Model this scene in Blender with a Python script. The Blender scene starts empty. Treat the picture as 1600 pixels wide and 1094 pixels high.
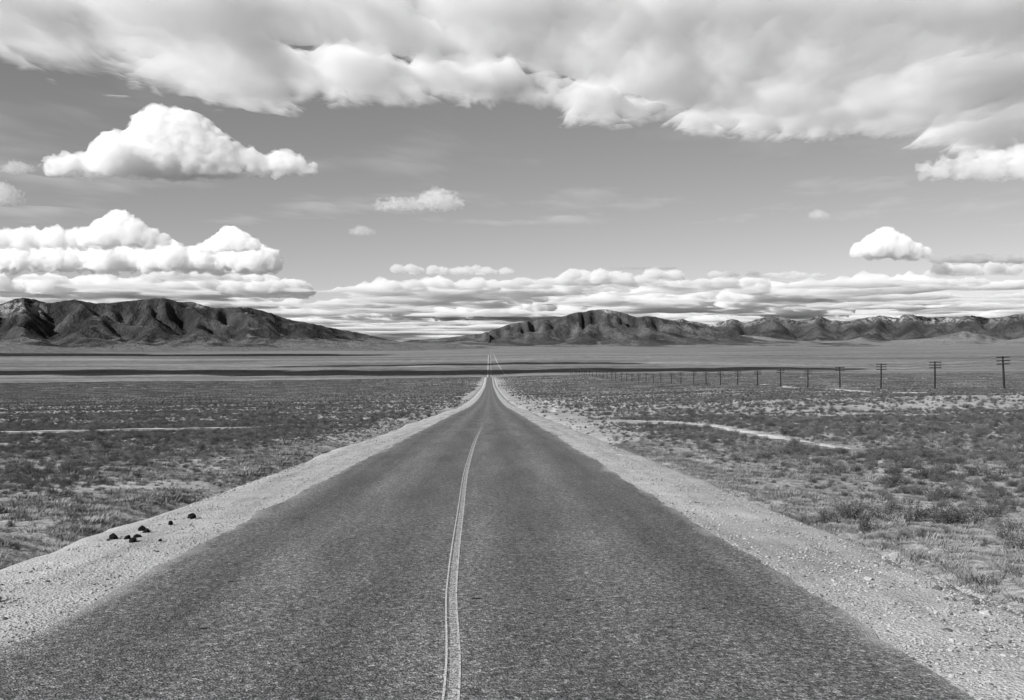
import bpy, math, itertools, random
import numpy as np
from mathutils import Vector

sc = bpy.context.scene
COL = sc.collection
rng = np.random.default_rng(11)
random.seed(5)

# ------------------------------------------------------------------ camera
cam = bpy.data.cameras.new('camera')
cam_o = bpy.data.objects.new('camera', cam)
COL.objects.link(cam_o)
cam_o.location = (0.4, 0.0, 1.9)
cam_o.rotation_euler = (math.pi / 2, 0, -math.radians(1.2533))
cam.lens = 36.0
cam.sensor_width = 36.0
cam.clip_start = 0.1
cam.clip_end = 400000.0
sc.camera = cam_o

# ------------------------------------------------------------------ sky and sun (black and white film: every colour is a grey)
SUN_EL = math.radians(32)
SUN_AZ = math.radians(-125)          # clockwise from +Y: to the left of the camera and behind it
SUN = Vector((math.sin(SUN_AZ) * math.cos(SUN_EL), math.cos(SUN_AZ) * math.cos(SUN_EL), math.sin(SUN_EL)))
world = bpy.data.worlds.new('World')
sc.world = world
world.use_nodes = True
wn = world.node_tree
sky = wn.nodes.new('ShaderNodeTexSky')
sky.sky_type = 'NISHITA'
sky.sun_disc = False
sky.sun_elevation = SUN_EL
sky.sun_rotation = SUN_AZ
sky.altitude = 1600
sky.dust_density = 0.2
sky.air_density = 0.8
sep = wn.nodes.new('ShaderNodeSeparateColor')
wn.links.new(sky.outputs[0], sep.inputs[0])
FILM = (0.45, 0.35, 0.20)              # panchromatic film behind an orange filter
acc = None
for ch in range(3):
    m = wn.nodes.new('ShaderNodeMath')
    m.operation = 'MULTIPLY_ADD'
    m.inputs[1].default_value = FILM[ch]
    m.inputs[2].default_value = 0.0
    wn.links.new(sep.outputs[ch], m.inputs[0])
    if acc is not None:
        wn.links.new(acc, m.inputs[2])
    acc = m.outputs[0]
bg = wn.nodes['Background']
wn.links.new(acc, bg.inputs[0])
bg.inputs[1].default_value = 0.071

sun = bpy.data.lights.new('sun', 'SUN')
sun.energy = 5.0
sun.angle = math.radians(0.5)
sun.color = (1, 1, 1)
sun_o = bpy.data.objects.new('sun', sun)
COL.objects.link(sun_o)
sun_o.rotation_euler = SUN.to_track_quat('Z', 'Y').to_euler()
sun_o.location = (-60, -40, 60)

sc.view_settings.view_transform = 'Standard'
sc.view_settings.look = 'None'
sc.view_settings.exposure = 0.52
sc.view_settings.gamma = 1.0
sc.cycles.use_denoising = True
sc.cycles.denoising_prefilter = 'ACCURATE'
sc.cycles.denoising_input_passes = 'RGB_ALBEDO_NORMAL'
sc.cycles.max_bounces = 14
sc.cycles.volume_bounces = 10
sc.cycles.diffuse_bounces = 2
sc.cycles.transparent_max_bounces = 16

# ------------------------------------------------------------------ helpers: noise
def hash3(ix, iy, iz, seed):
    h = (ix * 374761393 + iy * 668265263 + iz * 2147483647 + seed * 1274126177) & 0xffffffff
    h = ((h ^ (h >> 13)) * 1274126177) & 0xffffffff
    return h ^ (h >> 16)

def lerp(a, b, t):
    return a + (b - a) * t

def fade(t):
    return t * t * t * (t * (t * 6 - 15) + 10)

def perlin2(x, y, seed=0):
    x, y = np.broadcast_arrays(np.asarray(x, float), np.asarray(y, float))
    xi = np.floor(x).astype(np.int64); yi = np.floor(y).astype(np.int64)
    xf = x - xi; yf = y - yi
    u = fade(xf); v = fade(yf)
    def g(dx, dy):
        a = (hash3(xi + dx, yi + dy, 0 * xi, seed) & 4095) / 4096 * 2 * math.pi
        return np.cos(a) * (xf - dx) + np.sin(a) * (yf - dy)
    return 1.4 * lerp(lerp(g(0, 0), g(1, 0), u), lerp(g(0, 1), g(1, 1), u), v)

def fbm2(x, y, o=4, seed=0, gain=.5):
    s = 0; a = 1.; f = 1.
    for i in range(o):
        s = s + a * perlin2(x * f + 7.3 * i, y * f - 3.1 * i, seed + i * 13)
        a *= gain; f *= 2.03
    return s

def perlin3(x, y, z, seed=0):
    xi = np.floor(x).astype(np.int64); yi = np.floor(y).astype(np.int64); zi = np.floor(z).astype(np.int64)
    xf = x - xi; yf = y - yi; zf = z - zi
    u = fade(xf); v = fade(yf); w = fade(zf)
    def g(dx, dy, dz):
        h = hash3(xi + dx, yi + dy, zi + dz, seed)
        a = (h & 1023) / 511.5 - 1; b = ((h >> 10) & 1023) / 511.5 - 1; c = ((h >> 20) & 1023) / 511.5 - 1
        return (a * (xf - dx) + b * (yf - dy) + c * (zf - dz)) * 1.2
    return lerp(lerp(lerp(g(0, 0, 0), g(1, 0, 0), u), lerp(g(0, 1, 0), g(1, 1, 0), u), v),
                lerp(lerp(g(0, 0, 1), g(1, 0, 1), u), lerp(g(0, 1, 1), g(1, 1, 1), u), v), w)

def fbm3(x, y, z, o=4, seed=0, billow=False, gain=.5):
    s = 0; a = 1.; f = 1.
    for i in range(o):
        n = perlin3(x * f, y * f, z * f, seed + i * 17)
        s = s + a * ((1 - 2.2 * np.abs(n)) if billow else n)
        a *= gain; f *= 2.03
    return s

def smooth(a, b, x):
    t = np.clip((x - a) / (b - a), 0, 1)
    return t * t * (3 - 2 * t)

# ------------------------------------------------------------------ helpers: objects
def tag(o, label=None, cat=None, group=None, kind=None):
    if label: o['label'] = label
    if cat: o['category'] = cat
    if group: o['group'] = group
    if kind: o['kind'] = kind
    return o

def mesh_data(name, V, F, mat=None, smooth_shade=False):
    V = np.asarray(V, np.float32)
    me = bpy.data.meshes.new(name)
    if isinstance(F, np.ndarray):
        k = F.shape[1]
        me.vertices.add(len(V)); me.vertices.foreach_set('co', V.ravel())
        me.loops.add(F.size); me.loops.foreach_set('vertex_index', F.astype(np.int32).ravel())
        me.polygons.add(len(F)); me.polygons.foreach_set('loop_start', np.arange(len(F), dtype=np.int32) * k)
        me.update(calc_edges=True)
    else:
        me.from_pydata([tuple(map(float, v)) for v in V], [], F)
    me.validate()
    if smooth_shade:
        me.polygons.foreach_set('use_smooth', np.ones(len(me.polygons), bool))
    if mat: me.materials.append(mat)
    return me

def add(name, me, parent=None, loc=(0, 0, 0), rz=0, scale=None):
    o = bpy.data.objects.new(name, me)
    COL.objects.link(o)
    o.location = loc
    o.rotation_euler = (0, 0, rz)
    if scale is not None:
        o.scale = (scale,) * 3 if np.isscalar(scale) else scale
    if parent: o.parent = parent
    return o

def grid_faces(nr, nc):
    i = np.arange((nr - 1) * (nc - 1))
    r = i // (nc - 1); c = i % (nc - 1)
    a = r * nc + c
    return np.stack([a, a + 1, a + nc + 1, a + nc], 1)

def set_attr(me, name, vals):
    at = me.attributes.new(name, 'FLOAT', 'POINT')
    at.data.foreach_set('value', np.asarray(vals, np.float32).ravel())

# ------------------------------------------------------------------ helpers: materials
class NT:
    def __init__(s, name):
        s.m = bpy.data.materials.new(name)
        s.m.use_nodes = True
        s.t = s.m.node_tree
        s.b = s.t.nodes['Principled BSDF']
        s.out = s.t.nodes['Material Output']
        s.b.inputs['Roughness'].default_value = .9
        s.b.inputs['Specular IOR Level'].default_value = .15
    def n(s, kind, **kw):
        nd = s.t.nodes.new(kind)
        for k, v in kw.items(): setattr(nd, k, v)
        return nd
    def link(s, a, b): s.t.links.new(a, b)
    def pos(s, sx=1, sy=1, sz=1):
        g = s.n('ShaderNodeNewGeometry')
        v = s.n('ShaderNodeVectorMath', operation='MULTIPLY')
        v.inputs[1].default_value = (sx, sy, sz)
        s.link(g.outputs['Position'], v.inputs[0])
        return v.outputs[0]
    def objpos(s, k=1):
        g = s.n('ShaderNodeTexCoord')
        v = s.n('ShaderNodeVectorMath', operation='MULTIPLY')
        v.inputs[1].default_value = (k, k, k)
        s.link(g.outputs['Object'], v.inputs[0])
        return v.outputs[0]
    def noise(s, vec, scale, detail=3, rough=.55, dist=0.):
        nd = s.n('ShaderNodeTexNoise')
        nd.inputs['Scale'].default_value = scale
        nd.inputs['Detail'].default_value = detail
        nd.inputs['Roughness'].default_value = rough
        nd.inputs['Distortion'].default_value = dist
        s.link(vec, nd.inputs['Vector'])
        return nd.outputs[0]
    def vor(s, vec, scale, out='Distance', feature='F1', rand=1.):
        nd = s.n('ShaderNodeTexVoronoi', feature=feature)
        nd.inputs['Scale'].default_value = scale
        nd.inputs['Randomness'].default_value = rand
        s.link(vec, nd.inputs['Vector'])
        return nd.outputs[out]
    def ramp(s, fac, stops, interp='LINEAR'):
        r = s.n('ShaderNodeValToRGB')
        r.color_ramp.interpolation = interp
        el = r.color_ramp.elements
        while len(el) < len(stops): el.new(.5)
        for e, (p, v) in zip(el, stops):
            e.position = p; e.color = (v, v, v, 1)
        s.link(fac, r.inputs[0])
        return r.outputs[0]
    def math(s, op, a, b=None, c=None, clamp=False):
        nd = s.n('ShaderNodeMath', operation=op, use_clamp=clamp)
        for i, v in enumerate((a, b, c)):
            if v is None: continue
            if isinstance(v, (int, float)): nd.inputs[i].default_value = v
            else: s.link(v, nd.inputs[i])
        return nd.outputs[0]
    def mix(s, fac, a, b):
        # a + (b-a)*fac on grey values
        d = s.math('SUBTRACT', b, a)
        return s.math('MULTIPLY_ADD', d, fac, a)
    def attr(s, name):
        nd = s.n('ShaderNodeAttribute', attribute_name=name)
        return nd.outputs['Fac']
    def grey(s, v):
        if isinstance(v, (int, float)):
            s.b.inputs['Base Color'].default_value = (v, v, v, 1)
        else:
            s.link(v, s.b.inputs['Base Color'])
    def bump(s, h, strength, dist):
        nd = s.n('ShaderNodeBump')
        nd.inputs['Strength'].default_value = strength
        nd.inputs['Distance'].default_value = dist
        s.link(h, nd.inputs['Height'])
        s.link(nd.outputs[0], s.b.inputs['Normal'])

# ------------------------------------------------------------------ terrain shape
PROFILE = [(-400, 15.), (-60, 2.66), (0, 0), (60, -2.66), (110, -4.9), (200, -9.0), (383, -15.6), (600, -21.8), (975, -31.), (1200, -33.0),
           (1340, -34.2), (1500, -38.), (2000, -58.), (2450, -71.5), (2750, -68.5), (3500, -46.), (4300, -23.5), (4600, -19.5),
           (5200, -22.5), (6500, -10.), (9000, 12.), (14000, 60.), (22000, 90.), (120000, 90.)]

def pchip_table(pts, xs):
    x = np.array([p[0] for p in pts], float); y = np.array([p[1] for p in pts], float)
    h = np.diff(x); d = np.diff(y) / h
    m = np.zeros(len(x)); m[0] = d[0]; m[-1] = d[-1]
    for i in range(1, len(x) - 1):
        if d[i - 1] * d[i] > 0:
            w1 = 2 * h[i] + h[i - 1]; w2 = h[i] + 2 * h[i - 1]
            m[i] = (w1 + w2) / (w1 / d[i - 1] + w2 / d[i])
    k = np.clip(np.searchsorted(x, xs) - 1, 0, len(h) - 1)
    t = (xs - x[k]) / h[k]
    return ((1 + 2 * t) * (1 - t) ** 2 * y[k] + t * (1 - t) ** 2 * h[k] * m[k]
            + t * t * (3 - 2 * t) * y[k + 1] + t * t * (t - 1) * h[k] * m[k + 1])

PX = np.concatenate([np.arange(-400, 6000, 4.), np.arange(6000, 120001, 200.)])
PZ = pchip_table(PROFILE, PX)

def road_z(y):
    return np.interp(y, PX, PZ)

def ground_z(x, y):
    x = np.asarray(x, float); y = np.asarray(y, float)
    ax = np.abs(x)
    z = road_z(y)
    side = smooth(6., 40., ax)
    right = 5.2 * (1 - np.exp(-np.maximum(x - 5, 0) / 115.)) * smooth(10, 160, y)
    left = -7.5 * (1 - np.exp(-np.maximum(-x - 30, 0) / 420.))
    und = fbm2(x / 60, y / 60, 3, 3) * .5 * smooth(8, 60, ax)
    und = und + fbm2(x / 420, y / 420, 2, 5) * 2.6 * smooth(60, 420, ax) * smooth(200, 900, y)
    und = und + fbm2(x / 9, y / 9, 2, 8) * .10 * smooth(6.5, 9, ax)
    far = fbm2(x / 1500, y / 1500, 3, 21) * 7 * smooth(500, 2500, ax) * smooth(2400, 4200, y)
    und = und * (1 - .75 * smooth(2300, 3200, y))
    corridor = np.where(ax < 30, -.42 - .5 * (1 - smooth(5.2, 7.2, ax)), -.42)
    return z + right + left + und + far + corridor

# ------------------------------------------------------------------ ground sheet
def sinh_axis(lo, hi, n, first):
    # n points from lo to hi, spaced about `first` around zero and growing outwards
    a, b = 1e-4, 60.
    f = lambda k: first / math.asinh(1) if False else k
    for _ in range(80):
        k = (a + b) / 2
        t = np.linspace(math.asinh(lo / k), math.asinh(hi / k), n)
        dx = k * (t[1] - t[0])
        if dx > first: b = k
        else: a = k
    return k * np.sinh(t)

def ground_material():
    s = NT('desert_soil')
    p = s.pos()
    big = s.noise(p, .035, 4, .6)
    mid = s.noise(p, .4, 4, .6)
    fine = s.noise(p, 7., 5, .65)
    streak = s.noise(s.pos(.0006, .0045, 0), 1.0, 5, .6, .6)
    soil = s.ramp(mid, [(.28, .19), (.45, .32), (.6, .40), (.75, .50)])
    patch = s.ramp(big, [(.3, .72), (.7, 1.18)])
    soil = s.math('MULTIPLY', soil, patch)
    grain = s.ramp(fine, [(.30, .55), (.5, 1.), (.72, 1.3)])
    clod = s.vor(p, 11., 'Distance')
    grain = s.math('MULTIPLY', grain, s.ramp(clod, [(.05, .62), (.22, 1.)]))
    soil = s.math('MULTIPLY', soil, grain)
    streak2 = s.noise(s.pos(.0022, .016, 0), 1.0, 5, .65, .8)
    streak = s.math('ADD', s.math('MULTIPLY', streak, .6), s.math('MULTIPLY', streak2, .4))
    plain = s.ramp(streak, [(.32, .06), (.43, .12), (.50, .16), (.56, .20), (.62, .24), (.66, .40)])
    speck = s.noise(p, .03, 5, .8)
    plain = s.math('MULTIPLY', plain, s.ramp(speck, [(.32, .55), (.5, 1.), (.68, 1.35)]))
    yy = s.n('ShaderNodeSeparateXYZ'); s.link(p, yy.inputs[0])
    far = s.math('SMOOTH_MIN', s.math('DIVIDE', s.math('SUBTRACT', yy.outputs[1], 1200.), 900., clamp=True), 1., .1)
    s.grey(s.mix(far, soil, plain))
    h = s.math('ADD', s.math('MULTIPLY', fine, .5), s.noise(p, 1.6, 3, .6))
    s.bump(h, .85, .20)
    return s.m

gx = np.concatenate([sinh_axis(-45000, 45000, 331, .55)])
gy = np.concatenate([np.arange(-60, 0, 3.), sinh_axis(0, 90000, 560, .35)])
GX, GY = np.meshgrid(gx, gy)
GZ = ground_z(GX, GY)
ground = add('ground', mesh_data('ground', np.stack([GX.ravel(), GY.ravel(), GZ.ravel()], 1), grid_faces(len(gy), len(gx)), ground_material(), True))
tag(ground, 'pale desert soil of the sagebrush plain and far valley floor', kind='structure')

# ------------------------------------------------------------------ road
rows = np.concatenate([np.arange(-14, 50, .16), 50 * np.exp(np.linspace(0, math.log(4560 / 50.), 420))[1:]])

def edge_wobble(y, seed):
    return (fbm2(y / 2.6, 0 * y + seed, 4, seed) * .10 + fbm2(y / .45, 0 * y + seed, 2, seed + 90) * .035 + fbm2(y / 14, 0 * y + seed, 2, seed + 50) * .12) * (1 - .7 * smooth(150, 600, y))

def strip(name, stations, mat, dz, parent=None, wob=None, rows=rows):
    """A band that runs along the road: stations are (x, z) of its cross-section."""
    st = np.array(stations, float)
    n = len(st)
    X = np.repeat(st[None, :, 0], len(rows), 0)
    Z = np.repeat(st[None, :, 1], len(rows), 0) + road_z(rows)[:, None] + dz
    Y = np.repeat(rows[:, None], n, 1)
    if wob:
        X, Z = wob(X, Y, Z)
    me = mesh_data(name, np.stack([X.ravel(), Y.ravel(), Z.ravel()], 1), grid_faces(len(rows), n), mat, True)
    u = me.attributes.new('across', 'FLOAT', 'POINT')
    u.data.foreach_set('value', np.repeat(np.linspace(-1, 1, n)[None], len(rows), 0).astype(np.float32).ravel())
    return add(name, me, parent)

def asphalt_material():
    s = NT('asphalt')
    p = s.pos()
    chip = s.vor(p, 50., 'Color')
    chipb = s.n('ShaderNodeSeparateColor'); s.link(chip, chipb.inputs[0])
    cv = s.ramp(chipb.outputs[0], [(0., .04), (.35, .085), (.7, .135), (.93, .18), (1., .27)])
    coarse = s.noise(p, 17., 4, .85)
    cv = s.math('MULTIPLY', cv, s.ramp(coarse, [(.30, .18), (.5, 1.), (.68, 2.2)]))
    lum = s.noise(s.pos(1, .035, 1), 2.4, 5, .65)
    cv = s.math('MULTIPLY', cv, s.ramp(lum, [(.3, .72), (.5, 1.), (.7, 1.28)]))
    blot = s.noise(s.pos(1, .3, 1), .8, 4, .6)
    cv = s.math('MULTIPLY', cv, s.ramp(blot, [(.3, .80), (.7, 1.18)]))
    # tyre-polished wheel tracks and the darker oil strips between them
    a = s.attr('across')
    w = s.math('SINE', s.math('MULTIPLY', a, 2 * math.pi))
    w = s.math('MULTIPLY', w, w)
    w = s.math('MULTIPLY_ADD', s.math('SUBTRACT', lum, .5), .9, w)
    cv = s.math('MULTIPLY', cv, s.math('MULTIPLY_ADD', w, -.32, 1.18))
    # dust blown from the shoulder over the edge of the mat
    e = s.math('ABSOLUTE', a)
    dn = s.noise(s.pos(1, .35, 1), 1.5, 5, .6)
    d = s.math('ADD', s.math('MULTIPLY', s.math('SUBTRACT', e, .955), 9.), s.math('MULTIPLY', s.math('SUBTRACT', dn, .5), 2.6))
    d = s.math('MULTIPLY', s.math('MAXIMUM', d, 0.), 1.1, clamp=True)
    cv = s.mix(s.math('MULTIPLY', d, .85), cv, .36)
    s.grey(cv)
    s.b.inputs['Roughness'].default_value = .75
    s.b.inputs['Specular IOR Level'].default_value = .3
    h = s.math('ADD', s.vor(p, 62.), s.math('MULTIPLY', coarse, 1.3))
    s.bump(h, .9, .012)
    return s.m

def wob_asphalt(X, Y, Z):
    e = smooth(.78, 1., np.abs(X) / 3.3)
    L = edge_wobble(Y, 4); R = edge_wobble(Y, 9)
    X = X + np.where(X < 0, L, R) * e
    return X, Z

xs = np.linspace(-3.3, 3.48, 25)
road = strip('road', [(x, .035 * (1 - (x / 3.48) ** 2)) for x in xs], asphalt_material(), 0.0, None, wob_asphalt)
tag(road, 'worn grey asphalt two-lane road running straight to the horizon', kind='structure')

def gravel_material():
    s = NT('gravel')
    p = s.pos()
    c = s.n('ShaderNodeSeparateColor'); s.link(s.vor(p, 48., 'Color'), c.inputs[0])
    c2 = s.n('ShaderNodeSeparateColor'); s.link(s.vor(p, 90., 'Color'), c2.inputs[0])
    v = s.ramp(c.outputs[0], [(0., .10), (.08, .30), (.4, .42), (.8, .52), (1., .70)])  # darkest cells paint in the tiny holes and shadows between stones
    v2 = s.ramp(c2.outputs[0], [(0., .16), (.15, .38), (.5, .46), (1., .62)])
    v = s.mix(.55, v, v2)
    pn = s.noise(p, .9, 5, .65)
    v = s.math('MULTIPLY', v, s.ramp(pn, [(.3, .78), (.7, 1.12)]))
    rut = s.noise(s.pos(1, .05, 1), 2.2, 4, .6)
    v = s.math('MULTIPLY', v, s.ramp(rut, [(.32, .62), (.5, .86), (.68, 1.0)]))
    s.grey(v)
    h = s.math('ADD', s.vor(p, 34.), s.math('ADD', s.math('MULTIPLY', s.vor(p, 90.), .4), s.noise(p, 9., 4, .7)))
    s.bump(h, .7, .022)
    return s.m

gravel = gravel_material()

def wob_gravel(X, Y, Z):
    ax = np.abs(X)
    wide = fbm2(Y / 11, X * 0 + 3 * np.sign(X), 3, 31) * .35 * smooth(4.0, 5.2, ax)
    X = X + wide * np.sign(X)
    Z = Z + fbm2(X / .8, Y / .8, 3, 35) * .035 * smooth(3.4, 4.2, ax)
    return X, Z

SH = [(2.9, -.012), (3.2, -.014), (3.5, -.012), (3.9, -.02), (4.3, -.035), (4.7, -.05), (5.0, -.08), (5.2, -.14), (5.4, -.27), (5.75, -.55), (6.25, -.9)]
sh_r = strip('gravel_shoulder', [(x + .18, z) for x, z in SH], gravel, 0.0, None, wob_gravel)
tag(sh_r, 'pale gravel shoulder along the right edge of the road', kind='structure')
sh_l = strip('gravel_shoulder', [(-x, z) for x, z in SH[::-1]], gravel, 0.0, None, wob_gravel)
tag(sh_l, 'pale gravel shoulder along the left edge of the road', kind='structure')

# the worn centre stripe
def paint_material():
    s = NT('worn_road_paint')
    p = s.pos()
    a = s.attr('across')
    left = s.math('LESS_THAN', s.math('ADD', a, s.math('MULTIPLY', s.noise(p, 30., 2, .6), .22)), -.60)
    right = s.math('MULTIPLY', s.math('GREATER_THAN', a, .72), s.math('GREATER_THAN', s.noise(p, 26., 4, .7), .44))
    yl = s.n('ShaderNodeSeparateXYZ'); s.link(p, yl.inputs[0])
    ladder = s.noise(s.pos(14, 9, 1), 1.0, 4, .7)
    rungs = s.math('MULTIPLY', s.math('GREATER_THAN', s.noise(p, 55., 4, .75), .50), s.math('GREATER_THAN', a, -.35))
    full = s.math('MULTIPLY', s.math('GREATER_THAN', s.noise(p, 40., 4, .7), s.math('MULTIPLY_ADD', s.math('MAXIMUM', s.math('SUBTRACT', yl.outputs[1], 40.), 0.), .006, .42)), 1.)
    mask = s.math('MAXIMUM', left, s.math('MAXIMUM', right, rungs))
    mask = s.math('MULTIPLY', mask, full)
    s.grey(s.ramp(s.noise(p, 60., 3, .7), [(.3, .32), (.7, .60)]))
    tr = s.n('ShaderNodeBsdfTransparent')
    mx = s.n('ShaderNodeMixShader')
    s.link(mask, mx.inputs[0]); s.link(tr.outputs[0], mx.inputs[1]); s.link(s.b.outputs[0], mx.inputs[2])
    s.link(mx.outputs[0], s.out.inputs[0])
    return s.m

LINE = [(-14, .14), (4, .17), (6.4, .16), (10, .03), (16.7, -.07), (26, -.18), (38, -.2), (60, -.08), (80, .0), (200, .05)]
lrows = np.concatenate([np.arange(-14, 60, .3), np.arange(60, 76, 1.)])
lx = pchip_table(LINE, lrows)
lst = np.linspace(-.055, .055, 7)
LXX = lx[:, None] + lst[None]
LZ = road_z(lrows)[:, None] + .035 * (1 - (LXX / 3.3) ** 2) + .004
lme = mesh_data('centre_line', np.stack([LXX.ravel(), np.repeat(lrows, 7), LZ.ravel()], 1), grid_faces(len(lrows), 7), paint_material())
set_attr(lme, 'across', np.repeat(np.linspace(-1, 1, 7)[None], len(lrows), 0))
centre_line = add('centre_line', lme, road)

# short open cracks and tar spots in the mat
tar = NT('tar'); tar.grey(.012)
def crack(x, y, w, d):
    n = 9
    V = []; F = []
    for i in range(n):
        t = i / (n - 1)
        half = d * math.sin(math.pi * min(max(t, .04), .96)) * random.uniform(.6, 1.2) / 2
        cx = x + (t - .5) * w
        cy = y + random.uniform(-.3, .3) * d
        for sgn in (-1, 1):
            yy = cy + sgn * half
            V.append((cx, yy, float(road_z(yy)) + .035 * (1 - (cx / 3.3) ** 2) + .0035))
    for i in range(n - 1):
        F.append((2 * i, 2 * i + 2, 2 * i + 3, 2 * i + 1))
    return V, F

# ------------------------------------------------------------------ pixel-free lookups used to set things down
def on_ground(x, y, sink=0.):
    return (x, y, float(ground_z(x, y)) - sink)

for (cx, cy, w, d) in [(.28, 9.4, .11, .05), (1.32, 9.3, .10, .05), (1.12, 9.35, .06, .04), (1.0, 13.0, .07, .05), (.75, 8.75, .07, .04), (-1.9, 8.3, .10, .05),
                       (-2.2, 10.4, .10, .05), (2.3, 9.0, .08, .05), (.2, 15.2, .06, .08), (-1.4, 13.4, .12, .06), (2.35, 11.8, .1, .05), (-.9, 7.2, .08, .03)]:
    V, F = crack(cx, cy, w, d)
    add('crack', mesh_data('crack', V, F, tar.m), road)

# ------------------------------------------------------------------ dirt tracks and bare strips
def bare_material():
    s = NT('bare_pale_earth')
    p = s.pos()
    a = s.attr('across')
    v = s.ramp(s.noise(p, 1.5, 4, .6), [(.3, .42), (.7, .60)])
    s.grey(v)
    edge = s.math('SUBTRACT', 1., s.math('ABSOLUTE', a))
    k = s.math('ADD', s.math('MULTIPLY', edge, .9), s.math('SUBTRACT', s.math('MULTIPLY', s.noise(s.pos(1, .6, 1), .8, 5, .7), 2.), 1.45))
    mask = s.math('MULTIPLY', k, 4., clamp=True)
    tr = s.n('ShaderNodeBsdfTransparent'); mx = s.n('ShaderNodeMixShader')
    s.link(mask, mx.inputs[0]); s.link(tr.outputs[0], mx.inputs[1]); s.link(s.b.outputs[0], mx.inputs[2])
    s.link(mx.outputs[0], s.out.inputs[0])
    return s.m

bare = bare_material()
TRACKS = []
def track(pts, width, label, lift=.04, name='dirt_track', step=1.2):
    pts = np.array(pts, float)
    seg = np.hypot(*np.diff(pts, axis=0).T)
    L = np.concatenate([[0], np.cumsum(seg)])
    n = max(12, int(L[-1] / step))
    t = np.linspace(0, L[-1], n)
    x = np.interp(t, L, pts[:, 0]); y = np.interp(t, L, pts[:, 1])
    k = 9
    ker = np.ones(k) / k
    x = np.convolve(np.pad(x, k // 2, 'edge'), ker, 'valid'); y = np.convolve(np.pad(y, k // 2, 'edge'), ker, 'valid')
    dx = np.gradient(x); dy = np.gradient(y); l = np.hypot(dx, dy) + 1e-9
    nx, ny = -dy / l, dx / l
    st = np.linspace(-1, 1, 7)
    w = width / 2 * (1 + .35 * fbm2(t / 9, 0 * t, 2, 71))
    X = x[:, None] + nx[:, None] * st * w[:, None]; Y = y[:, None] + ny[:, None] * st * w[:, None]
    Z = ground_z(X, Y) + lift
    me = mesh_data(name, np.stack([X.ravel(), Y.ravel(), Z.ravel()], 1), grid_faces(n, 7), bare, True)
    set_attr(me, 'across', np.repeat(st[None], n, 0))
    o = add(name, me)
    tag(o, label, kind='structure')
    TRACKS.append((x, y, width))
    return o
track([(6.9, 92), (9.7, 90.), (12.6, 83), (14.9, 78.5), (15.9, 74), (15.7, 63), (15.3, 54), (15.2, 47.5), (15.5, 44), (15.5, 42.5)], 2.1, 'pale wheel track curving through the sagebrush right of the road', step=.5)
track([(152, 620), (160, 560), (136, 480), (118, 370), (106, 300), (96, 245), (89, 208)], 6.5, 'pale dirt lane running along the foot of the telegraph poles', lift=.08)
track([(-60, 78), (-34, 72.1), (-29, 71.2), (-25, 72.5), (-21, 75), (-16, 76)], 3.8, 'thin pale wheel track across the sagebrush left of the road', step=.5)
track([(-250, 495), (-231, 500), (-216, 507), (-199, 524), (-172, 550)], 7, 'broken pale streak of bare earth far out on the left plain', lift=.1)
track([(12, 5200), (17.8, 4560), (23, 4000), (28.7, 3483), (39.3, 2963), (44, 2800)], 5, 'faint pale track beside the road on the far valley slope', lift=.3, step=15)
track([(60, 1010), (88, 880), (94, 800), (100, 700)], 7, 'faint pale strip of bare earth near the distant poles', lift=.1)
track([(8.5, 130), (10, 150), (12.5, 190), (15, 260), (18, 375), (22, 520)], 3.2, 'pale scraped strip close beside the right shoulder', lift=.06)


# ------------------------------------------------------------------ mountains: carved by running water, then fitted to their crest heights
def erode(Zi, U, dx, n, K=.00045, dt=1., m=.5, diff=.06):
    nr, nc = Zi.shape
    z = Zi.copy()
    N = nr * nc
    offs = [(-1, 0, 1.), (1, 0, 1.), (0, -1, 1.), (0, 1, 1.), (-1, -1, 1.414), (-1, 1, 1.414), (1, -1, 1.414), (1, 1, 1.414)]
    base = np.arange(N).reshape(nr, nc)
    for it in range(n):
        best = np.zeros((nr, nc)); rec = base.copy(); dist = np.ones((nr, nc)) * dx
        low = np.full((nr, nc), 1e9)
        P = np.pad(z, 1, 'edge'); PB = np.pad(base, 1, 'edge')
        for a, b, l in offs:
            zn = P[1 + a:1 + a + nr, 1 + b:1 + b + nc]; bn = PB[1 + a:1 + a + nr, 1 + b:1 + b + nc]
            s = (z - zn) / (l * dx)
            up = s > best
            best = np.where(up, s, best); rec = np.where(up, bn, rec); dist = np.where(up, l * dx, dist)
            low = np.minimum(low, zn)
        border = np.zeros((nr, nc), bool); border[[0, -1]] = True; border[:, [0, -1]] = True
        rec[border] = base[border]
        order = np.argsort(z.ravel())
        recl = rec.ravel().tolist(); A = [dx * dx] * N
        for i in order[::-1].tolist():
            r = recl[i]
            if r != i: A[r] += A[i]
        Aa = np.array(A)
        Fk = (K * dt * Aa ** m / dist.ravel()).tolist()
        zz = (z + U * dt).ravel().tolist(); lw = low.ravel().tolist(); bd = border.ravel().tolist(); z0 = z.ravel().tolist()
        for i in order.tolist():
            if bd[i]:
                zz[i] = z0[i]; continue
            r = recl[i]
            if r == i:
                zz[i] = max(zz[i], lw[i] + .3)
            else:
                f = Fk[i]
                v = (zz[i] + f * zz[r]) / (1 + f)
                zz[i] = v
        z = np.array(zz).reshape(nr, nc)
        P = np.pad(z, 1, 'edge')
        z = z + diff * (P[2:, 1:-1] + P[:-2, 1:-1] + P[1:-1, 2:] + P[1:-1, :-2] - 4 * z) * (~border)
    return z

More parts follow.
